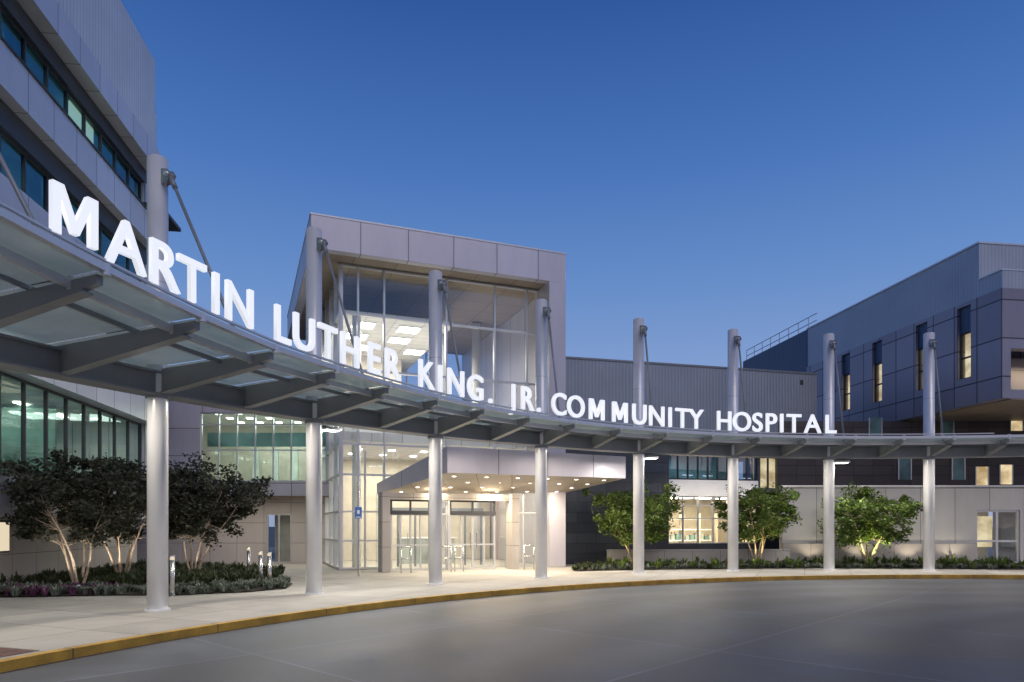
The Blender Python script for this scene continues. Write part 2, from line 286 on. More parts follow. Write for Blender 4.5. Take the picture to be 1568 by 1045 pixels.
# ------------------------------------------------------------------ ring canopy
TC1=152.3; DT=9.83
cols=[TC1+2*DT,TC1+DT]+cth+[83.5-9.6,83.5-19.3]
ta,tb=TC1+2.6*DT,56
o_=lambda d:(lambda t:RC(t)+d)
b=B('entrance_canopy')
ring(b,'ring_beam','beam',o_(-.13),o_(.17),4.24,4.62,ta,tb)
ring(b,'ring_flange_top','beam',o_(-.2),o_(.24),4.621,4.66,ta,tb)
ring(b,'ring_flange_bottom','beam',o_(-.2),o_(.24),4.20,4.239,ta,tb)
ring(b,'edge_tube','tube',lambda t:RE(t)-.04,lambda t:RE(t)+.05,lambda t:ZE(t)-.04,lambda t:ZE(t)+.05,ta,tb,1)
ring(b,'inner_tube','tube',lambda t:RE(t)+.55,lambda t:RE(t)+.63,lambda t:ZE(t)-.19,lambda t:ZE(t)-.08,ta,tb,1)
ring(b,'mid_tube','beam',lambda t:RE(t)+1.35,lambda t:RE(t)+1.41,lambda t:ZE(t)-.12,lambda t:ZE(t)-.05,ta,tb,1)
ring(b,'glass_bead','tube',lambda t:RE(t)+.06,lambda t:RE(t)+.10,lambda t:ZE(t)-.02,lambda t:ZE(t)+.03,ta,tb,1)
ring(b,'letter_rail','tube',lambda t:RE(t)-.02,lambda t:RE(t)+.03,lambda t:ZE(t)+.10,lambda t:ZE(t)+.13,ta,80,1)
ring(b,'rear_tube','beam',o_(.75),o_(.83),4.66,4.76,ta,tb)
ribs=[TC1+4*DT/2,TC1+3*DT/2,TC1+DT,TC1+DT/2]
al=cth+[83.5-9.6,83.5-19.3]
for x0,x1 in zip(al,al[1:]): ribs+=[x0,(x0+x1)/2]
ribs.append(al[-1])
def rib(t):
    re=RE(t)+.0; ze=ZE(t); rc=RC(t); tn=(math.sin(math.radians(t)),-math.cos(math.radians(t))); w=.045
    prof=[(re+.10,ze-.06),(re+.10,ze-.18),(re+.45,ze-.25),(rc-.13,4.27),(rc+.18,4.40),(rc+.8,4.58),(rc+.8,4.70),(rc-.05,4.71)]
    L_=[(P(t,r,z)[0]-tn[0]*w,P(t,r,z)[1]-tn[1]*w,z) for r,z in prof]; R_=[(P(t,r,z)[0]+tn[0]*w,P(t,r,z)[1]+tn[1]*w,z) for r,z in prof]
    b.poly('ribs','beam',L_); b.poly('ribs','beam',R_[::-1])
    for i in range(len(prof)):
        j=(i+1)%len(prof); b.poly('ribs','beam',[L_[i],L_[j],R_[j],R_[i]])
    w=.09
    a=[(P(t,re+.32,0),ze-.25),(P(t,rc-.2,0),4.255)]
    q=[]
    for (p,z),sg in ((a[0],-1),(a[1],-1),(a[1],1),(a[0],1)): q.append((p[0]+sg*tn[0]*w,p[1]+sg*tn[1]*w,z))
    b.poly('rib_flange','beam',q); q2=[(x,y,z-.025) for x,y,z in q]; b.poly('rib_flange','beam',q2)
    for i in range(4): j=(i+1)%4; b.poly('rib_flange','beam',[q[i],q[j],q2[j],q2[i]])
    b.cyl('tube_clamps','tube',P(t,re+.59,ze-.21),P(t,re+.59,ze-.03),.06,seg=10)
    b.cyl('tube_clamps','tube',P(t,re+.0,ze-.08),P(t,re+.0,ze+.07),.055,seg=10)
for t in ribs: rib(t)
for t,t2 in zip(ribs,ribs[1:]):
    n=4; dd=t-t2
    for i in range(n):
        a=t-dd*i/n-(.05 if i==0 else 0); c=t-dd*(i+1)/n+(.05 if i==n-1 else 0)
        b.poly('glass_panels','frost',[P(a,RE(a)+.1,ZE(a)),P(c,RE(c)+.1,ZE(c)),P(c,RC(c)+.85,4.78),P(a,RC(a)+.85,4.78)])
for t in cols:
    rc=RC(t); x,y,_=P(t,rc,0)
    b.cyl('columns','column',(x,y,0),(x,y,8.84),.19,.19,seg=32)
    b.cyl('column_caps','column',(x,y,8.84),(x,y,8.87),.19,.155,seg=32)
    b.cyl('column_base_rings','column',(x,y,0),(x,y,.03),.24,.24,seg=32)
    b.cyl('column_collars','beam',(x,y,4.14),(x,y,4.20),.22,.22,seg=32)
    for zz in (6.4,): b.cyl('column_seams','beam',(x,y,zz),(x,y,zz+.008),.1915,.1915,seg=32)
    tn=Vector((math.sin(math.radians(t)),-math.cos(math.radians(t)),0))
    for sgn in (-1,1):
        o=tn*sgn*.06
        pts=[Vector(P(t,rc-.1,8.62))+o,Vector(P(t,rc-.1,8.28))+o,Vector(P(t,rc-.36,8.33))+o,Vector(P(t,rc-.44,8.45))+o,Vector(P(t,rc-.36,8.55))+o]
        qts=[p_+tn*.02 for p_ in pts]
        b.poly('rod_brackets','beam',[tuple(p_) for p_ in pts]); b.poly('rod_brackets','beam',[tuple(p_) for p_ in qts])
        for i in range(5): b.poly('rod_brackets','beam',[tuple(pts[i]),tuple(pts[(i+1)%5]),tuple(qts[(i+1)%5]),tuple(qts[i])])
    b.cyl('rod_pins','alum',Vector(P(t,rc-.36,8.45))-tn*.11,Vector(P(t,rc-.36,8.45))+tn*.11,.045,seg=12)
    A_=Vector(P(t,rc-.38,8.42)); Z_=Vector(P(t,RE(t)+.75,ZE(t)-.05))
    b.cyl('support_rods','beam',A_,Z_,.032,seg=10); b.cyl('rod_clevis','beam',A_,A_.lerp(Z_,.07),.05,seg=10); b.cyl('rod_clevis','beam',A_.lerp(Z_,.93),Z_,.05,seg=10)
for k,t in enumerate(cols[:-1]):
    tm_=(t+cols[k+1])/2; dd=t-cols[k+1]
    for q in (.28,.72):
        tt=t-dd*q; ring(b,'linear_lamps','lampc',o_(.37),o_(.49),4.50,4.53,tt+.9,tt-.9,1)
    area(b.e,P(tm_,22.15,4.12),98,2.2,.2,(1,.90,.76),(0,0,math.radians(tm_-90)))
b.done(smooth=('columns','support_rods','rod_pins','column_caps','rod_clevis'))
def flood(t):
    f=B('flood_lamp'); x,y,_=P(t,RC(t),0); tn=Vector((math.sin(math.radians(t)),-math.cos(math.radians(t)),0)); c=Vector((x,y,0))
    fr=Frame((x,y),(tn.x,tn.y))
    f.box('arm','darkgrey',fr,.15,.34,-.03,.03,4.08,4.13); f.box('head','darkgrey',fr,.26,.72,-.16,.16,4.03,4.10); f.box('lens','lampw',fr,.30,.68,-.12,.12,4.015,4.029)
    e=f.done(); p=c+tn*.5
    l=area(e,(p.x,p.y,4.0),95,.36,.22,(1,.95,.86)); l.rotation_euler=(0,0,math.atan2(tn.y,tn.x))
for k in (1,4,6): flood(cth[k])
# ------------------------------------------------------------------ sign letters
hs=empty('hospital_sign')
LT=[('M',114),('A',193),('R',250),('T',294),('I',330),('N',367),('L',431),('U',466),('T',502),('H',536),('E',572),('R',600),
('K',652),('I',674),('N',698),('G',728),('.',751),('J',786),('R',807),('.',825),('C',856),('O',882),('M',914),('M',949),('U',979),('N',1006),('I',1026),('T',1045),('Y',1066),
('H',1109),('O',1136),('S',1160),('P',1180),('I',1197),('T',1216),('A',1244),('L',1271)]
def mkM(h):
    o=[(0,0),(0,1),(.235,1),(.49,.40),(.745,1),(.98,1),(.98,0),(.80,0),(.80,.68),(.56,.12),(.42,.12),(.18,.68),(.18,0)]
    v=[((x-.49)*h,y*h,-.035) for x,y in o]+[((x-.49)*h,y*h,.035) for x,y in o]; n=len(o)
    f=[tuple(range(n)),tuple(range(2*n-1,n-1,-1))]+[(i,(i+1)%n,(i+1)%n+n,i+n) for i in range(n)]
    me=bpy.data.meshes.new('letter_m'); me.from_pydata(v,[],f); me.materials.append(M['letter']); ob=bpy.data.objects.new('letter_m',me); S.collection.objects.link(ob); return ob
def mk(ch,size):
    cu=bpy.data.curves.new('letter_'+('dot' if ch=='.' else ch.lower()),'FONT'); cu.body=ch; cu.align_x='CENTER'; cu.size=size; cu.extrude=.035; cu.offset=.009; cu.materials.append(M['letter'])
    ob=bpy.data.objects.new(cu.name,cu); S.collection.objects.link(ob); return ob
tst=mk('H',1); bpy.context.view_layer.update(); cap=tst.dimensions.y-.018; bpy.data.objects.remove(tst)
ts=np.linspace(185,60,3000); ex=[P(t,RE(t),0) for t in ts]; epx=[784+F*p[0]/p[1] if p[1]>.5 else -1e9 for p in ex]
for ch,xp in LT:
    i=int(np.argmin([abs(e-xp) for e in epx])); t=ts[i]
    ob=mkM(.62) if ch=='M' else mk(ch,.62/cap); d=Vector(P(t-.5,RE(t-.5),0))-Vector(P(t+.5,RE(t+.5),0)); ob.location=P(t,RE(t),ZE(t)+.15); ob.rotation_euler=(math.pi/2,0,math.atan2(d.y,d.x)); ob.scale=(1.0,1,1); ob.parent=hs
# ------------------------------------------------------------------ LEFT BUILDING
LBf=Frame((-14.2,27),(-.139,1)); b=B('hospital_wing_building'); U0=-30
E=EYE
def band(z0,z1,part='spandrel',n=.35): b.box(part,'silver_left',LBf,U0,0,-.3,n,z0,z1)
b.box('core','intdark',LBf,U0,-.2,-14,-4.2,0,16)
b.box('roof_fascia','silver_left',LBf,U0,0,-13,.45,E+13.75,E+14.6)
b.box('soffit_recess','dark',LBf,U0,-.05,-4.2,.0,E+13.25,E+13.749)
band(E+10.75,E+11.85); b.box('sill','dark',LBf,U0,.0,-.3,.40,E+11.851,E+11.90)
b.box('soffit_recess','dark',LBf,U0,-.05,-4.2,.0,E+10.1,E+10.749)
band(E+7.1,E+8.6); b.box('soffit_recess','dark',LBf,U0,-.05,-4.2,.0,E+6.5,E+7.099)
band(E+3.95,E+5.3); b.box('fill_wall','silver_left',LBf,U0,-.05,-4.2,.0,E+5.3,E+6.499)
for z0,z1,g,nm in ((E+11.9,E+13.25,'teal','upper'),(E+8.6,E+10.1,'teal','middle'),(E+1.3,E+3.95,'greyglass','lower')):
    b.window(LBf,U0,-.3,z0,z1,-.18,nu=26,g=g,fm='dark',w=.07,part=nm+'_window')
    b.flat(nm+'_ceiling','intgrey' if nm=='lower' else 'intteal',LBf,U0,-.3,-4.2,-.2,z1+.004-.02); b.flat(nm+'_floor','intdark',LBf,U0,-.3,-4.2,-.2,z0-.01)
    b.box('end_wall','silver_left',LBf,-.299,0,-4.2,.02,z0,z1)
    area(b.e,LBf.p(-12,-1.9,z1-.15),230 if nm!='lower' else 260,2.5,20,(.8,1,.95) if nm!='lower' else (1,.94,.80),(0,0,.138),nm+'_room_light')
    for u in np.arange(U0+1,-1,2.4):
        if rng.random()<(.6 if nm!='lower' else .9): b.box('ceiling_lamps','lampsoft' if nm!='lower' else 'lampw',LBf,u,u+.7,-2.2,-2.0,z1-.07,z1-.03)
for a,c in ((-5.55,-4.72),(-4.6,-3.95)): b.box('lit_blind','lampsoft',LBf,a,c,-.32,-.28,E+12.0,E+13.2)
for a,c in ((-9.0,-8.0),(-17.0,-15.9),(-12.4,-11.5)): b.box('drawn_blind','intteal',LBf,a,c,-.32,-.28,E+12.4,E+13.2)
for a,c in ((-8.1,-7.2),(-13.5,-12.6)): b.box('drawn_blind','intteal',LBf,a,c,-.32,-.28,E+9.2,E+10.05)
b.box('back_partition','intgrey',LBf,U0,-.3,-3.6,-3.5,E+1.35,E+3.9)
for u in np.arange(-20,-2,3.1): b.box('partition','intteal',LBf,u,u+.1,-3.5,-1.2,E+1.35,E+3.9)
b.box('lower_wall','silver_left',LBf,U0,0,-4.2,-.05,1.9,E+1.3); b.wall('base_wall','stone',LBf,U0,-.01,-4.2,-.4,0,1.9,[])
b.box('base_window','lampsoft',LBf,-9.6,-8.6,-.41,-.37,1.0,1.75); b.box('base_window_frame','dark',LBf,-9.65,-8.55,-.42,-.39,.95,1.8); b.box('base_window_bar','dark',LBf,-9.13,-9.07,-.40,-.36,1.0,1.75)
b.box('penthouse','white_cor',LBf,U0,-.4,-12,.40,E+14.601,E+17.9); b.box('penthouse_step','white_cor',LBf,-.399,.6,-10,.1,E+13.9,E+16.4)
b.box('sunshade','dark',LBf,-.8,1.5,-.2,.75,E+12.15,E+12.28); b.box('sunshade_arm','dark',LBf,.02,.3,-.2,.3,E+11.9,E+12.149)
b.done()
# ------------------------------------------------------------------ LINK
LK=Frame((-17,29.5),(1,0)); b=B('link_building'); X=lambda x:x+17
b.wall('facade','silver',LK,X(-17),X(-7.7),-.25,0,2.95,7.0,[(X(-13.3),X(-7.9),3.55,6.5)])
b.box('roof','dark',LK,X(-17),X(-7.7),-8,-.251,6.7,7.0); b.box('soffit','soffit',LK,X(-17),X(-7.7),-1.2,-.251,2.9,2.95)
b.window(LK,X(-13.3),X(-7.9),3.55,6.5,-.12,nu=7,zsplit=(4.9,6.0),w=.05,g='greyglass')
b.flat('floor','floor',LK,X(-17),X(-7.9),-7,-.25,3.5); b.flat('ceiling','ceil',LK,X(-17),X(-7.9),-7,-.25,6.6)
b.quad('back_wall','intwall',LK,X(-17),X(-7.9),-4.9,3.5,6.6); b.sidequad('side_wall','intwall',LK,X(-17),-7,-.25,3.5,6.6)
b.box('interior_panel','intteal',LK,X(-13.2),X(-8),-.55,-.5,5.1,5.7)
for i in range(6): b.box('partition','intgrey',LK,X(-12.6+i*.95),X(-12.3+i*.95),-4.2,-4.1,3.5,5.4)
for i in range(6):
    for j in range(3): b.box('ceiling_lamps','lampw',LK,X(-13+i*.9),X(-12.75+i*.9),-.9-j*1.3,-.7-j*1.3,6.55,6.58)
area(b.e,(-10.6,31.6,6.4),240,4,2.5,(1,.98,.90))
b.wall('ground_wall','stone',LK,X(-17),X(-7.7),-1.5,-1.2,0,2.9,[(X(-10.9),X(-9.8),0,2.2)])
b.window(LK,X(-10.9),X(-9.8),.01,2.2,-1.3,nu=2,fm='alum',part='side_door'); b.quad('door_backing','intwall',LK,X(-10.9),X(-9.8),-2.3,0,2.5)
area(b.e,(-11,28.9,2.8),55,4,.3,(1,.86,.68))
b.done()
# ------------------------------------------------------------------ TOWER
T=Frame((-7.1,24.4),(.931,.365)); b=B('entrance_pavilion_building'); W=9.96; TZ=E+11.0; SZ=E+9.84
b.box('front_fascia','silver_big',T,0,W,-.35,0,SZ,TZ)
b.box('left_fascia','silver_big',T,0,.35,-13,-.351,SZ,TZ)
b.box('coping','alum',T,-.02,W+.02,-13,.02,TZ+.001,TZ+.06)
b.box('right_wall_upper','silver_big',T,W-.35,W,-13,-.351,0,TZ)
b.box('roof_slab','dark',T,.351,W-.351,-13,-.352,TZ-.5,TZ-.05)
b.box('soffit','soffit',T,.351,W-.351,-12.9,-.353,SZ+.02,SZ+.08)
b.box('right_pier','silver_big',T,W-.72,W-.001,-1.4,-.004,0,SZ-.001)
g0=1.2; gn=-1.2; gR=W-.72
uE0=T.u_at(583,gn)
nsp=[g0,T.u_at(548,gn),T.u_at(588,gn),T.u_at(683,gn),T.u_at(757,gn),T.u_at(806,gn),gR]
b.quad('curtain_glass','curtain',T,g0,gR,gn,3.35,SZ)
b.quad('curtain_glass_low','glass',T,g0,uE0,gn,.02,3.35)
for u in nsp: b.box('curtain_mullions','alum',T,u-.035,u+.035,gn-.08,gn+.08,3.35 if u>uE0 else .02,SZ)
for u in (g0+.9,): b.box('curtain_mullions','alum',T,u-.03,u+.03,gn-.08,gn+.08,.02,4.5)
for z in (E+1.95,E+3.1,E+4.3,E+5.9,E+8.0,SZ-.04): b.box('curtain_rails','alum',T,g0,gR,gn-.075,gn+.075,z-.035,z+.035)
for z in (.06,1.1,2.2): b.box('curtain_rails','alum',T,g0,uE0,gn-.075,gn+.075,z-.035,z+.035)
b.sidequad('side_glass','glass',T,g0,-12.5,gn,.02,SZ)
for n in np.arange(gn,-12.5,-1.5): b.box('side_mullions','alum',T,g0-.08,g0+.08,n-.035,n+.035,.02,SZ)
for z in (.06,1.1,2.2,E+1.95,E+3.1,E+4.3,E+5.9,E+8.0): b.box('side_rails','alum',T,g0-.075,g0+.075,-12.5,gn,z-.035,z+.035)
# interior
b.box('upper_floor','ceil',T,g0+.15,W-.4,-12.4,gn-.25,E+3.25,E+3.6)
b.box('upper_ceiling','ceil',T,g0+.15,6.0,-12.4,gn-1.2,E+8.35,E+8.5)
b.box('interior_wall','intwall',T,g0+1.2,5.2,-9.2,-9.0,E+3.6,E+8.35)
b.box('interior_wall','intwall',T,g0+.5,W-.4,-8.2,-8.0,0.02,E+3.25)
b.box('interior_core','intwall',T,2.6,4.2,-5.5,-5.3,E+3.6,E+6.6); b.box('core_opening','intdark',T,3.0,3.8,-5.29,-5.27,E+3.6,E+5.8)
b.box('balcony','white',T,g0+.4,W-.5,-3.2,-3.1,E+3.6,E+4.6)
b.cyl('interior_column','white',T.p(5.9,-4,.02),T.p(5.9,-4,E+8.35),.22); b.cyl('interior_column','white',T.p(2.0,-2.6,.02),T.p(2.0,-2.6,E+8.35),.18); b.cyl('interior_column','white',T.p(8.3,-6.5,.02),T.p(8.3,-6.5,E+9.8),.2)
b.quad('rear_glass','rearglass',T,5.2,W-.4,-12.4,E+3.6,SZ)
for u in (6.2,7.3,8.4): b.box('rear_mullions','alum',T,u-.04,u+.04,-12.3,-12.2,E+3.6,SZ)
for z in (E+5.2,E+6.8,E+8.4): b.box('rear_mullions','alum',T,5.2,W-.4,-12.3,-12.2,z-.04,z+.04)
for u,n in ((2.0,-3.2),(3.9,-3.2),(2.0,-5),(3.9,-5),(5.0,-6.8),(2.6,-6.8)):
    b.box('ceiling_lamps','lampw',T,u,u+.85,n-.85,n,E+8.30,E+8.345); b.box('lamp_trim','white',T,u-.06,u+.91,n-.91,n+.06,E+8.31,E+8.346)
for u in (2.2,3.6,5.0,6.4,7.8):
    for n in (-2.2,-4.0,-6.0): b.box('lobby_lamps','lampw',T,u,u+.25,n-.25,n,E+3.21,E+3.245)
area(b.e,T.p(3.8,-5,E+8.2),420,4,5,(1,.88,.70)); area(b.e,T.p(5,-4.5,E+3.1),560,6,4,(1,.88,.68))
area(b.e,T.p(4,-5,E+4.0),190,4,5,(1,.92,.80),(math.pi,0,0),name='ceiling_fill')  # added upward fill light to brighten the ceiling, not a fixture of the room
b.flat('lobby_floor','floor',T,g0,W-.4,-8,gn,.012)
b.box('reception_desk','intgrey',T,4.2,6.6,-5.2,-4.4,.012,1.1); b.box('desk_top','white',T,4.1,6.7,-5.3,-4.3,1.101,1.15)
# vestibule with sliding doors
vn=.35; V0=T.u_at(583,vn); V1=T.u_at(790,vn); SO=E+1.75; VZ=E+1.12
D=[(T.u_at(599,vn),T.u_at(660,vn)),(T.u_at(690,vn),T.u_at(760,vn))]
b.box('vestibule_header','stone',T,V0+.281,V1-.281,vn-.3,vn,2.62,VZ+.1)
b.box('vestibule_pier','stone',T,V0-.02,V0+.28,vn-.4,vn+.3,0,VZ+.1); b.box('vestibule_pier','stone',T,V1-.28,V1+.02,vn-.4,vn+.3,0,VZ+.1)
b.box('vestibule_pier','alum',T,D[0][1]+.02,D[0][1]+.1,vn-.22,vn-.02,0,2.619); b.box('vestibule_pier','alum',T,D[1][0]-.1,D[1][0]-.02,vn-.22,vn-.02,0,2.619)
b.window(T,D[0][1]+.1,D[1][0]-.1,.02,2.61,vn-.15,nu=1,zsplit=(2.1,),fm='alum',part='fixed_panel')
b.sidequad('vestibule_side_glass','glass',T,V0+.1,gn,vn-.401,0,2.9); b.sidequad('vestibule_side_glass','glass',T,V1-.1,gn,vn-.401,0,2.9)
for a,c in D:
    b.window(T,a,c,2.16,2.62,vn-.15,nu=2,fm='dark',part='transom'); b.window(T,a,c,.02,2.11,vn-.15,nu=4,fm='alum',w=.06,part='sliding_door',zsplit=(.95,))
    mid=(a+c)/2
    for s_ in (-.12,.12): b.cyl('door_pulls','steel',T.p(mid+s_,vn-.04,.85),T.p(mid+s_,vn-.04,1.4),.015,seg=8)
    b.box('door_header','dark',T,a,c,vn-.22,vn-.02,2.08,2.2)
b.window(T,V1+.02,gR,.02,3.34,gn+.3,nu=2,zsplit=(2.2,),fm='alum',part='side_window')
b.box('inner_doors','darkgrey',T,V0+.4,V1-.4,-2.4,-2.35,2.15,2.4)
for u in np.linspace(V0+.5,V1-.5,7): b.box('inner_doors','darkgrey',T,u-.04,u+.04,-2.4,-2.35,.02,2.15)
area(b.e,T.p((V0+V1)/2,-.6,2.85),110,3.4,.8,(1,.85,.64),(0,0,.37))
# porch canopy: wedge-shaped plan, soffit falling toward the doors
FL=Vector((*px(685,724,1.75),0)); FR=Vector((*px(958,730,1.85),0)); BL=Vector(T.p(T.u_at(577,gn+.1),gn+.1,0)); BR=Vector(T.p(W+.02,-.2,0))
zb=(SO,SO+.03,E+1.22,E+1.35); zt=(SO+.86,SO+.84,E+1.62,E+2.0)
cn=[FL,FR,BR,BL]; zb_=(zb[0],zb[1],zb[3],zb[2]); zt_=(zt[0],zt[1],zt[3],zt[2])
Bq=[(p.x,p.y,z) for p,z in zip(cn,zb_)]; Tq=[(p.x,p.y,z) for p,z in zip(cn,zt_)]
b.poly('porch_soffit','soffitp',Bq); b.poly('porch_roof','darkgrey',Tq)
for i,mt in ((0,'silver'),(1,'silver'),(3,'silver')):
    j=(i+1)%4; ln=(cn[j]-cn[i]).length; b.poly('porch_fascia',mt,[Bq[i],Bq[j],Tq[j],Tq[i]],[(0.05,.1),(.05+ln*.995,.1),(.05+ln*.995,1.0),(.05,1.0)])
def bil(s,t): 
    p=cn[0].lerp(cn[1],s).lerp(cn[3].lerp(cn[2],s),t); z=(zb_[0]*(1-s)+zb_[1]*s)*(1-t)+(zb_[3]*(1-s)+zb_[2]*s)*t; return Vector((p.x,p.y,z))
for i in range(6):
    for j in range(4):
        p=bil((i+.5)/6,(j+.5)/4); b.cyl('porch_downlight_trims','white',p-Vector((0,0,.012)),p+Vector((0,0,.03)),.09,seg=14); b.cyl('porch_downlights','lampw',p-Vector((0,0,.016)),p-Vector((0,0,.0125)),.065,seg=14)
for s_ in (.2,.5,.8):
    for t_ in (.25,.7): area(b.e,bil(s_,t_)-Vector((0,0,.06)),85,.5,.5,(1,.82,.58))
b.done(smooth=('interior_column',))
# ------------------------------------------------------------------ MIDDLE BLOCK
MBf=Frame((2.4,30),(.9667,.2561)); b=B('outpatient_block_building'); ML=12.6
ua,ub,uc=MBf.u_at(1024),MBf.u_at(1160),MBf.u_at(1245)
ops=[(ua,ub,3.78,5.05),(ua,ub,.85,3.0),(ub+.15,uc,3.4,4.9)]
b.wall('lower_facade','slate',MBf,-.3,ML,-.3,0,0,5.3,ops)
b.box('upper_facade','grey_cor',MBf,-.3,ML,-9,.08,5.301,E+7.25); b.box('parapet_cap','darkgrey',MBf,-.3,ML+.03,-9,.12,E+7.251,E+7.33)
b.box('bright_spandrel','white',MBf,ua,ub,-.05,.05,3.02,3.76)
b.window(MBf,ua,ub,3.78,5.05,-.12,nu=9,w=.05,g='blueglass',fm='dark',part='clerestory'); b.window(MBf,ua,ub,.85,3.0,-.12,nu=6,w=.05,zsplit=(2.0,2.6),part='ground_window')
b.window(MBf,ub+.15,uc,3.4,4.9,-.12,nu=6,w=.05,part='curtained_window',fm='dark'); b.quad('curtains','lampwarm',MBf,ub+.1,uc+.1,-.5,3.3,5.0)
b.quad('clerestory_room','intteal',MBf,ua-.1,ub+.1,-2.5,3.7,5.2); area(b.e,MBf.p((ua+ub)/2,-1.2,5.0),40,3.5,1,(.8,.9,1))
b.flat('room_floor','floor',MBf,ua-1,ub+1,-5,-.3,.3); b.flat('room_ceiling','ceil',MBf,ua-1,ub+1,-5,-.3,3.05); b.quad('room_back','intwall',MBf,ua-1,ub+1,-4.9,.2,3.1)
b.sidequad('room_side','intwall',MBf,ub+.9,-5,-.3,.2,3.1)
for i in range(3): b.box('shelves','white',MBf,ua+.4,ub-.4,-3.5,-3.2,.9+.55*i,.95+.55*i)
for i in range(5): b.box('shelf_ends','intwall',MBf,ua+.4+i*1.0,ua+.46+i*1.0,-3.5,-3.21,.3,2.3)
for i in range(14): b.box('shelf_goods','intgrey' if i%3 else 'intteal',MBf,ua+.5+i*.27,ua+.68+i*.27,-3.45,-3.25,.951,1.15+.1*(i%4)*.6)
for i in range(4):
    b.box('ceiling_lamps','lampw',MBf,ua+.4+i*1.1,ua+1.1+i*1.1,-2.2,-1.8,2.99,3.03)
area(b.e,MBf.p((ua+ub)/2,-2.2,2.9),300,3.5,2,(1,.80,.52))
for u in (ua+.8,(ua+ub)/2,ub-.8): spot(b.e,MBf.p(u,1.0,3.0),MBf.p(u,0,3.4),22,120,(1,.9,.75))
b.box('wall_number','dark',MBf,MBf.u_at(1226,.1),MBf.u_at(1230,.1),.085,.11,MBf.z_at(1228,590),MBf.z_at(1228,583))
b.done()
# ------------------------------------------------------------------ RIGHT BUILDING
R=Frame((19.1,27),(.139,-1)); b=B('clinic_wing_building'); UF=-21.6; um=R.u_at(1235)
wins=[]
for xp in (1295,1343,1411,1476):
    u=R.u_at(xp); wins.append((u-.36,u+.36,E+6.15,E+9.15))
b.wall('panel_facade','purple',R,um,-.001,-.4,0,E+5.0,E+9.3,wins)
b.box('upper_corrugated','grey_cor2',R,um,-1.15,-9,-.05,E+9.301,E+11.5)
b.box('upper_step','grey_cor2',R,-1.149,-.02,-9,-.05,E+9.301,E+10.0); b.box('step_cap','alum',R,-1.16,.0,-9,-.0,E+10.0,E+10.06)
b.box('roof_cap','alum',R,um,-1.12,-9,.0,E+11.501,E+11.57)
b.box('far_wall','blue_cor',R,UF,um-.002,-9,-.02,2,E+11.5)
b.box('end_wall','purple',R,-.4,0,-12,-.401,E+6.95,E+9.3); b.box('end_header','purple',R,-.4,-.002,-12,-.401,E+5.0,E+5.35)
b.box('overhang_soffit','soffit',R,um,-.01,-12,-.401,E+5.0-.05,E+5.0-.002)
b.box('end_recess','stone',R,-1.6,-1.4,-12,-.41,E+5.35,E+6.95); b.box('fill','purple',R,um,-1.61,-9,-.41,E+5.0,E+9.29)
for a,c,z0,z1 in wins:
    b.window(R,a,c,z0,z1-1.05,-.2,nu=1,zsplit=(z0+.9,),fm='dark',part='lit_window'); b.quad('lit_blind','lampwarm',R,a,c,-.38,z0,z1-1.05)
    b.box('blue_panel','blue_cor',R,a,c,-.25,-.12,z1-1.049,z1)
area(b.e,(21.5,26.6,E+4.8),70,4,1,(1,.80,.55),(0,0,0))
area(b.e,(21.5,28.0,E+6.6),25,2,.3,(1,.8,.55))
for u in np.arange(UF,um,1.1): b.cyl('rail_posts','alum',R.p(u,-.3,E+11.5),R.p(u,-.3,E+12.3),.03,seg=8)
for z in (.4,.8): b.cyl('rail_bars','alum',R.p(UF,-.3,E+11.5+z),R.p(um+.6,-.3,E+11.5+z),.025,seg=8)
Q=Frame((12.5,32.6),(1,0)); qo=[]
for xp,y0,y1 in ((1340,640,680),(1385,690,735),(1450,640,690),(1467,690,735),(1503,715,745),(1540,712,742),(1556,620,660)):
    u=Q.u_at(xp); qo.append((u-.27,u+.27,Q.z_at(xp,y1),Q.z_at(xp,y0)))
b.wall('brick_storey','brickd',Q,0,12,-.3,0,3.0,E+5.0-.06,[])
for i,(a,c,z0,z1) in enumerate(qo):
    b.quad('brick_window_light','lampwarm' if i in (4,5,6) else 'intteal',Q,a,c,.015,z0,z1); b.box('brick_window_frame','alum',Q,a-.05,a,.0,.05,z0,z1); b.box('brick_window_frame','alum',Q,c,c+.05,.0,.05,z0,z1)
G=Frame((11.7,30),(1,0)); gd=G.u_at(1495)
b.wall('ground_wall','plaster',G,0,14,-.3,0,0,3.35,[(gd,gd+1.9,.02,2.35),(gd+2.1,gd+4,.02,2.35)]); b.box('ground_cap','alum',G,0,14,-.35,.06,3.351,3.42)
b.box('ground_roof','dark',G,0,14,-3,-.301,3.2,3.34)
b.box('plinth','stone',G,0,gd-.05,.0,.12,0,.9)
for k in range(2):
    a=gd+2.1*k; b.window(G,a,a+1.9,.02,2.35,-.12,nu=2,zsplit=(1.0,),fm='alum',w=.09,part='storefront_door'); b.quad('door_backing','lampwarm' if k==0 else 'intwall',G,a+.1,a+1.8,-1.6,.7,2.1); b.quad('door_back_wall','intwall',G,a,a+1.9,-2.0,0,2.35)
for u in (1.2,3.2,5.4,7.2): spot(b.e,G.p(u,.75,.1),G.p(u,-.1,3.2),44,120,(1,.86,.62))
b.done()
# ------------------------------------------------------------------ low wall behind right bed
b=B('planter_wall'); H=Frame((4.0,28.9),(.995,.06)); b.box('wall','stone',H,0,7.8,-.2,0,0,.62); b.box('coping','plaster',H,-.02,7.82,-.23,.03,.621,.67); b.done()
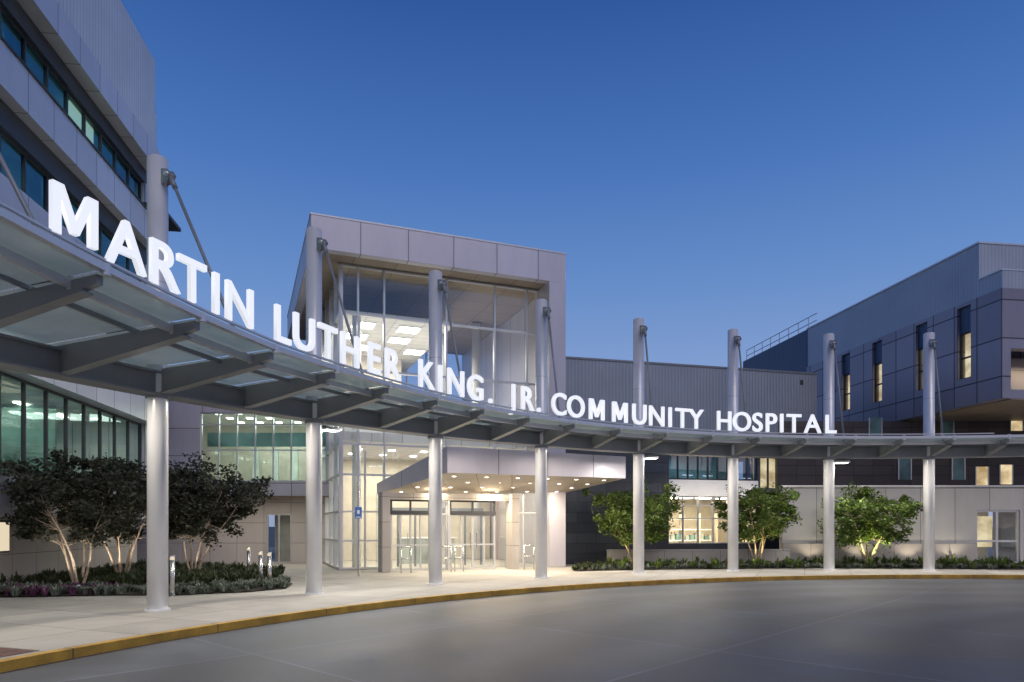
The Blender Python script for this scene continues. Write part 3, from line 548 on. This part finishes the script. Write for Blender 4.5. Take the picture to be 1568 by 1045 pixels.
# ------------------------------------------------------------------ planting beds
bedL=[(-13.4,14.5),(-11.9,15.9),(-9.5,16.4),(-8.0,16.4),(-6.6,17.2),(-5.95,18.2),(-6.2,19.6),(-7.3,21.2),(-7.8,23.5),(-10,25.2),(-14.1,26.5)]
sheet('planting_bed','soil',bedL,.03)
bedR=[P(t,r,0)[:2] for t,r in [(116,24.6),(110,24.3),(104,24.05),(98,23.95),(92,23.85),(86,23.8),(80,23.8),(74,23.9),(71,24)]]+[(20.0,29.9),(12,29.9),(3.0,29.0)]
sheet('planting_bed','soil',bedR,.03)
def inpoly(x,y,pl):
    c=False; j=len(pl)-1
    for i in range(len(pl)):
        if (pl[i][1]>y)!=(pl[j][1]>y) and x<(pl[j][0]-pl[i][0])*(y-pl[i][1])/(pl[j][1]-pl[i][1])+pl[i][0]: c=not c
        j=i
    return c
def tufts(name,mat,poly,n,h,spread,blades,w=.012,cond=None):
    v=[];f=[]; xs=[p[0] for p in poly]; ys=[p[1] for p in poly]; k=0
    while k<n:
        x=random.uniform(min(xs),max(xs)); y=random.uniform(min(ys),max(ys))
        if not inpoly(x,y,poly) or (cond and not cond(x,y)): 
            if random.random()<.0005: k+=1
            continue
        k+=1; sc=random.uniform(.55,1.3)
        for _ in range(blades):
            a=random.uniform(0,6.283); o=random.uniform(0,.06)*sc; sp=random.uniform(.15,1)*spread*sc; hh=h*sc*random.uniform(.6,1.1)*(1-.45*sp/(spread*1.3)); 
            bx,by=x+math.cos(a)*o,y+math.sin(a)*o; cx,cy=-math.sin(a)*w,math.cos(a)*w; i=len(v)
            mx_,my_=bx+math.cos(a)*sp*.45,by+math.sin(a)*sp*.45; tx,ty=bx+math.cos(a)*sp,by+math.sin(a)*sp
            v+= [(bx-cx,by-cy,.03),(bx+cx,by+cy,.03),(mx_+cx*1.3,my_+cy*1.3,.03+hh*.8),(mx_-cx*1.3,my_-cy*1.3,.03+hh*.8),(tx,ty,.03+hh)]
            f+= [(i,i+1,i+2,i+3),(i+3,i+2,i+4)]
    me=bpy.data.meshes.new(name); me.from_pydata(v,[],f); me.materials.append(M[mat]); ob=bpy.data.objects.new(name,me); S.collection.objects.link(ob)
edge=lambda x,y: y<17.9+max(0,(x+8.4))*1.6
tufts('groundcover_plants','grassgrey',bedL,260,.22,.17,40,.016,edge)
tufts('shrub_plants','grass',bedL,520,.36,.26,40,.016,lambda x,y:not edge(x,y))
tufts('flowering_plants','flower',bedL,90,.22,.18,26,.016,lambda x,y:x<-9.6 and y<17.6)
frr=lambda x,y: math.hypot(x-C[0],y-C[1])<24.7
tufts('groundcover_plants','grassgrey',bedR,260,.17,.16,30,.014,frr)
tufts('shrub_plants','grass',bedR,330,.22,.20,28,.016)
tufts('lily_plants','leafgreen',bedR,130,.42,.28,18,.02,lambda x,y:x>3.5 )
# ------------------------------------------------------------------ trees
def tree(x,y,h,w,leaf,nl,lean=0,stems=5,trunkh=.38,up=14,upcol=(1,.78,.45),ls=1):
    b=B('crape_myrtle_tree'); tips=[]
    for s in range(stems):
        a=2*math.pi*s/stems+random.uniform(-.4,.4); p=Vector((x+.07*math.cos(a),y+.07*math.sin(a),.02)); r=.045*random.uniform(.8,1.2)
        dirv=Vector((math.cos(a)*.28,math.sin(a)*.28,1)); n=7; seg=h*.78/n
        for i in range(n):
            q=p+dirv.normalized()*seg; dirv+=Vector((random.uniform(-.16,.16)+math.cos(a)*.06,random.uniform(-.16,.16)+math.sin(a)*.06,0)); r2=r*.80
            b.cyl('trunk','bark',p,q,r,r2,seg=7,cap=False); 
            if i>=2:
                for _ in range(3):
                    aa=random.uniform(0,6.28); l=random.uniform(.25,.6)*w*.5; e=q+Vector((math.cos(aa)*l,math.sin(aa)*l,random.uniform(.15,.6)*l)); b.cyl('limbs','bark',q,e,r2*.45,.005,seg=5,cap=False); tips.append(e)
            p=q; r=r2
        tips.append(p+Vector((0,0,.1)))
    cz0=h*trunkh; cl=[]
    for _ in range(52):
        while True:
            u=Vector((random.uniform(-1,1),random.uniform(-1,1),random.uniform(-1,1)))
            if .25<u.length<1: break
        zc=(cz0+h)/2; wid=w/2*(1.0 if u.z<.2 else .9)*random.uniform(.85,1.15)
        cl.append((Vector((x+u.x*wid,y+u.y*wid,zc+u.z*(h-cz0)/2*.9)),random.uniform(.12,.36)*w/3))
    for t in tips:
        if t.z>cz0*.95: cl.append((t,random.uniform(.12,.28)*w/3))
    v=[];f=[]
    per=nl//len(cl)
    for c,r in cl:
        drift=Vector(rng.normal(0,1,3))*r*.5
        for _ in range(int(per*random.uniform(.4,1.6))):
            g=Vector(rng.normal(0,1,3)); g=g*(r*random.uniform(.45,1.35)/max(.6,g.length)); g.z*=.75; q=c+g+drift*random.random()
            d1=Vector(rng.normal(0,1,3)).normalized(); d1.z=d1.z*.6-.25; d1.normalize(); d2=d1.cross(Vector(rng.normal(0,1,3))).normalized(); l=random.uniform(.035,.075)*ls; wd=l*.5; i=len(v)
            v+=[tuple(q-d1*l),tuple(q+d2*wd),tuple(q+d1*l),tuple(q-d2*wd)]; f.append((i,i+1,i+2,i+3))
    me=bpy.data.meshes.new('foliage'); me.from_pydata(v,[],f); me.materials.append(M[leaf]); ob=bpy.data.objects.new('foliage',me); S.collection.objects.link(ob); ob.parent=b.e
    for a in (-.9,.9):
        lx,ly=x+a*.5,y-.75; b.cyl('uplight_body','darkgrey',(lx,ly,.03),(lx+ (x-lx)*.08,ly+(y-ly)*.08,.17),.05,.06,seg=10)
        spot(b.e,(lx,ly,.25),(x,y,h*.5),up,85,upcol,name='uplight')
    b.done(smooth=('trunk','limbs'))
tree(-11.2,17.9,3.65,3.0,'leafdark',14000,up=55,upcol=(1,.90,.76),ls=1.1)
tree(-11.6,20.6,3.9,3.2,'leafdark',14000,up=75,upcol=(1,.86,.68),ls=1.15)
tree(-10.1,22.0,3.85,3.5,'leafdark',17000,up=42,upcol=(1,.88,.72),ls=1.15)
tree(4.95,28.0,3.45,3.3,'leafgreen',13000,up=75,trunkh=.2,upcol=(1,.80,.36),ls=1.15)
tree(10.0,28.2,3.55,3.0,'leafgreen',12000,up=75,trunkh=.22,upcol=(1,.80,.36),ls=1.15)
tree(14.4,28.0,3.3,3.3,'leafgreen',14000,up=160,trunkh=.22,upcol=(1,.93,.40),ls=1.2)
# ------------------------------------------------------------------ bollards
def bollard(x,y,lit=False):
    b=B('bollard_light'); b.cyl('post','steel',(x,y,0),(x,y,.86),.055,seg=18); b.cyl('lens','lampsoft',(x,y,.861),(x,y,.93),.05,seg=18); b.cyl('cap','steel',(x,y,.931),(x,y,.96),.058,.05,seg=18); b.cyl('base','steel',(x,y,0),(x,y,.02),.1,seg=18); b.done(smooth=('post','lens'))
bollard(-7.95,16.2); bollard(-6.9,19.0); bollard(-6.45,18.4); bollard(-8.6,22.6)
b=B('accessible_parking_sign'); sx,sy=-5.05,22.8
b.cyl('post','steel',(sx,sy,0),(sx,sy,3.1),.03,seg=12); sf=Frame((sx,sy-.04),(1,.1)); b.box('panel_blue','signblue',sf,-.11,.13-.02,-.01,.0,1.9,2.28); b.box('symbol','white',sf,-.04,.04,.001,.004,2.05,2.18); b.box('panel_text','white',sf,-.08,.08,.001,.004,1.93,1.96); b.done()
def rail(u0,u1,n):
    b=B('handrail')
    for u in (u0,u1): b.cyl('posts','steel',T.p(u,n,0),T.p(u,n,.92),.022,seg=10)
    for z in (.5,.92): b.cyl('bars','steel',T.p(u0,n,z),T.p(u1,n,z),.02,seg=10)
    b.done(smooth=('posts','bars'))
rail(V0+.55,V0+.9,vn+.9); mu=(D[0][1]+D[1][0])/2; rail(mu-.25,mu+.1,vn+1.0); rail(mu+.3,mu+.62,vn+.8); rail(V1+.1,V1+.5,vn+.6)
# ------------------------------------------------------------------ world, sun, camera
w=bpy.data.worlds.new('World'); S.world=w; w.use_nodes=True; nt=w.node_tree; bg=nt.nodes['Background']
tc=N(nt,'ShaderNodeTexCoord'); sp=N(nt,'ShaderNodeSeparateXYZ'); L(nt,tc.outputs['Generated'],sp.inputs[0])
cr=N(nt,'ShaderNodeValToRGB'); els=cr.color_ramp.elements
def srgb(r,g,b_): return tuple(((c/255)/12.92 if c/255<=.04045 else ((c/255+.055)/1.055)**2.4) for c in (r,g,b_))+(1,)
stops=[(0.0,(160,172,205)),(.20,(130,157,207)),(.32,(100,139,198)),(.45,(71,115,184)),(.60,(44,86,157)),(.8,(26,58,118)),(1.0,(16,42,92))]
els[0].position=stops[0][0]; els[0].color=srgb(*stops[0][1]); els[1].position=1; els[1].color=srgb(*stops[-1][1])
for p_,c_ in stops[1:-1]: e=els.new(p_); e.color=srgb(*c_)
L(nt,sp.outputs['Z'],cr.inputs[0])
sky=N(nt,'ShaderNodeTexSky'); sky.sky_type='NISHITA'; sky.sun_disc=False; sky.sun_elevation=math.radians(3); sky.sun_rotation=math.radians(160)
ms=N(nt,'ShaderNodeMixRGB',blend_type='ADD'); ms.inputs[0].default_value=.008; L(nt,cr.outputs[0],ms.inputs[1]); L(nt,sky.outputs[0],ms.inputs[2])
neg=N(nt,'ShaderNodeMapRange'); neg.inputs[1].default_value=-.15; neg.inputs[2].default_value=-.9; neg.interpolation_type='SMOOTHSTEP'; L(nt,sp.outputs['Y'],neg.inputs[0])
gz=N(nt,'ShaderNodeMapRange'); gz.inputs[1].default_value=.30; gz.inputs[2].default_value=0; gz.interpolation_type='SMOOTHSTEP'; L(nt,sp.outputs['Z'],gz.inputs[0])
mu_=N(nt,'ShaderNodeMath',operation='MULTIPLY'); L(nt,neg.outputs[0],mu_.inputs[0]); L(nt,gz.outputs[0],mu_.inputs[1])
mg=N(nt,'ShaderNodeMixRGB'); mg.inputs[2].default_value=(.74,.60,.60,1); L(nt,mu_.outputs[0],mg.inputs[0]); L(nt,ms.outputs[0],mg.inputs[1]); L(nt,mg.outputs[0],bg.inputs[0]); bg.inputs[1].default_value=1.0
sl=bpy.data.lights.new('sun','SUN'); sl.energy=.85; sl.angle=math.radians(40); sl.color=(1,.90,.87); so=bpy.data.objects.new('sun',sl); S.collection.objects.link(so)
so.rotation_euler=(Vector((-.50,.80,-1.0))).to_track_quat('-Z','Y').to_euler()
cam=bpy.data.cameras.new('camera'); co=bpy.data.objects.new('camera',cam); S.collection.objects.link(co); co.location=(0,0,EYE); co.rotation_euler=(math.pi/2,0,0)
cam.sensor_width=36; cam.lens=36*F/1568; cam.shift_y=(HZ-522.5)/1568; cam.clip_end=5000; cam.clip_start=.05; S.camera=co
S.view_settings.view_transform='Standard'; S.view_settings.look='None'; S.view_settings.exposure=0
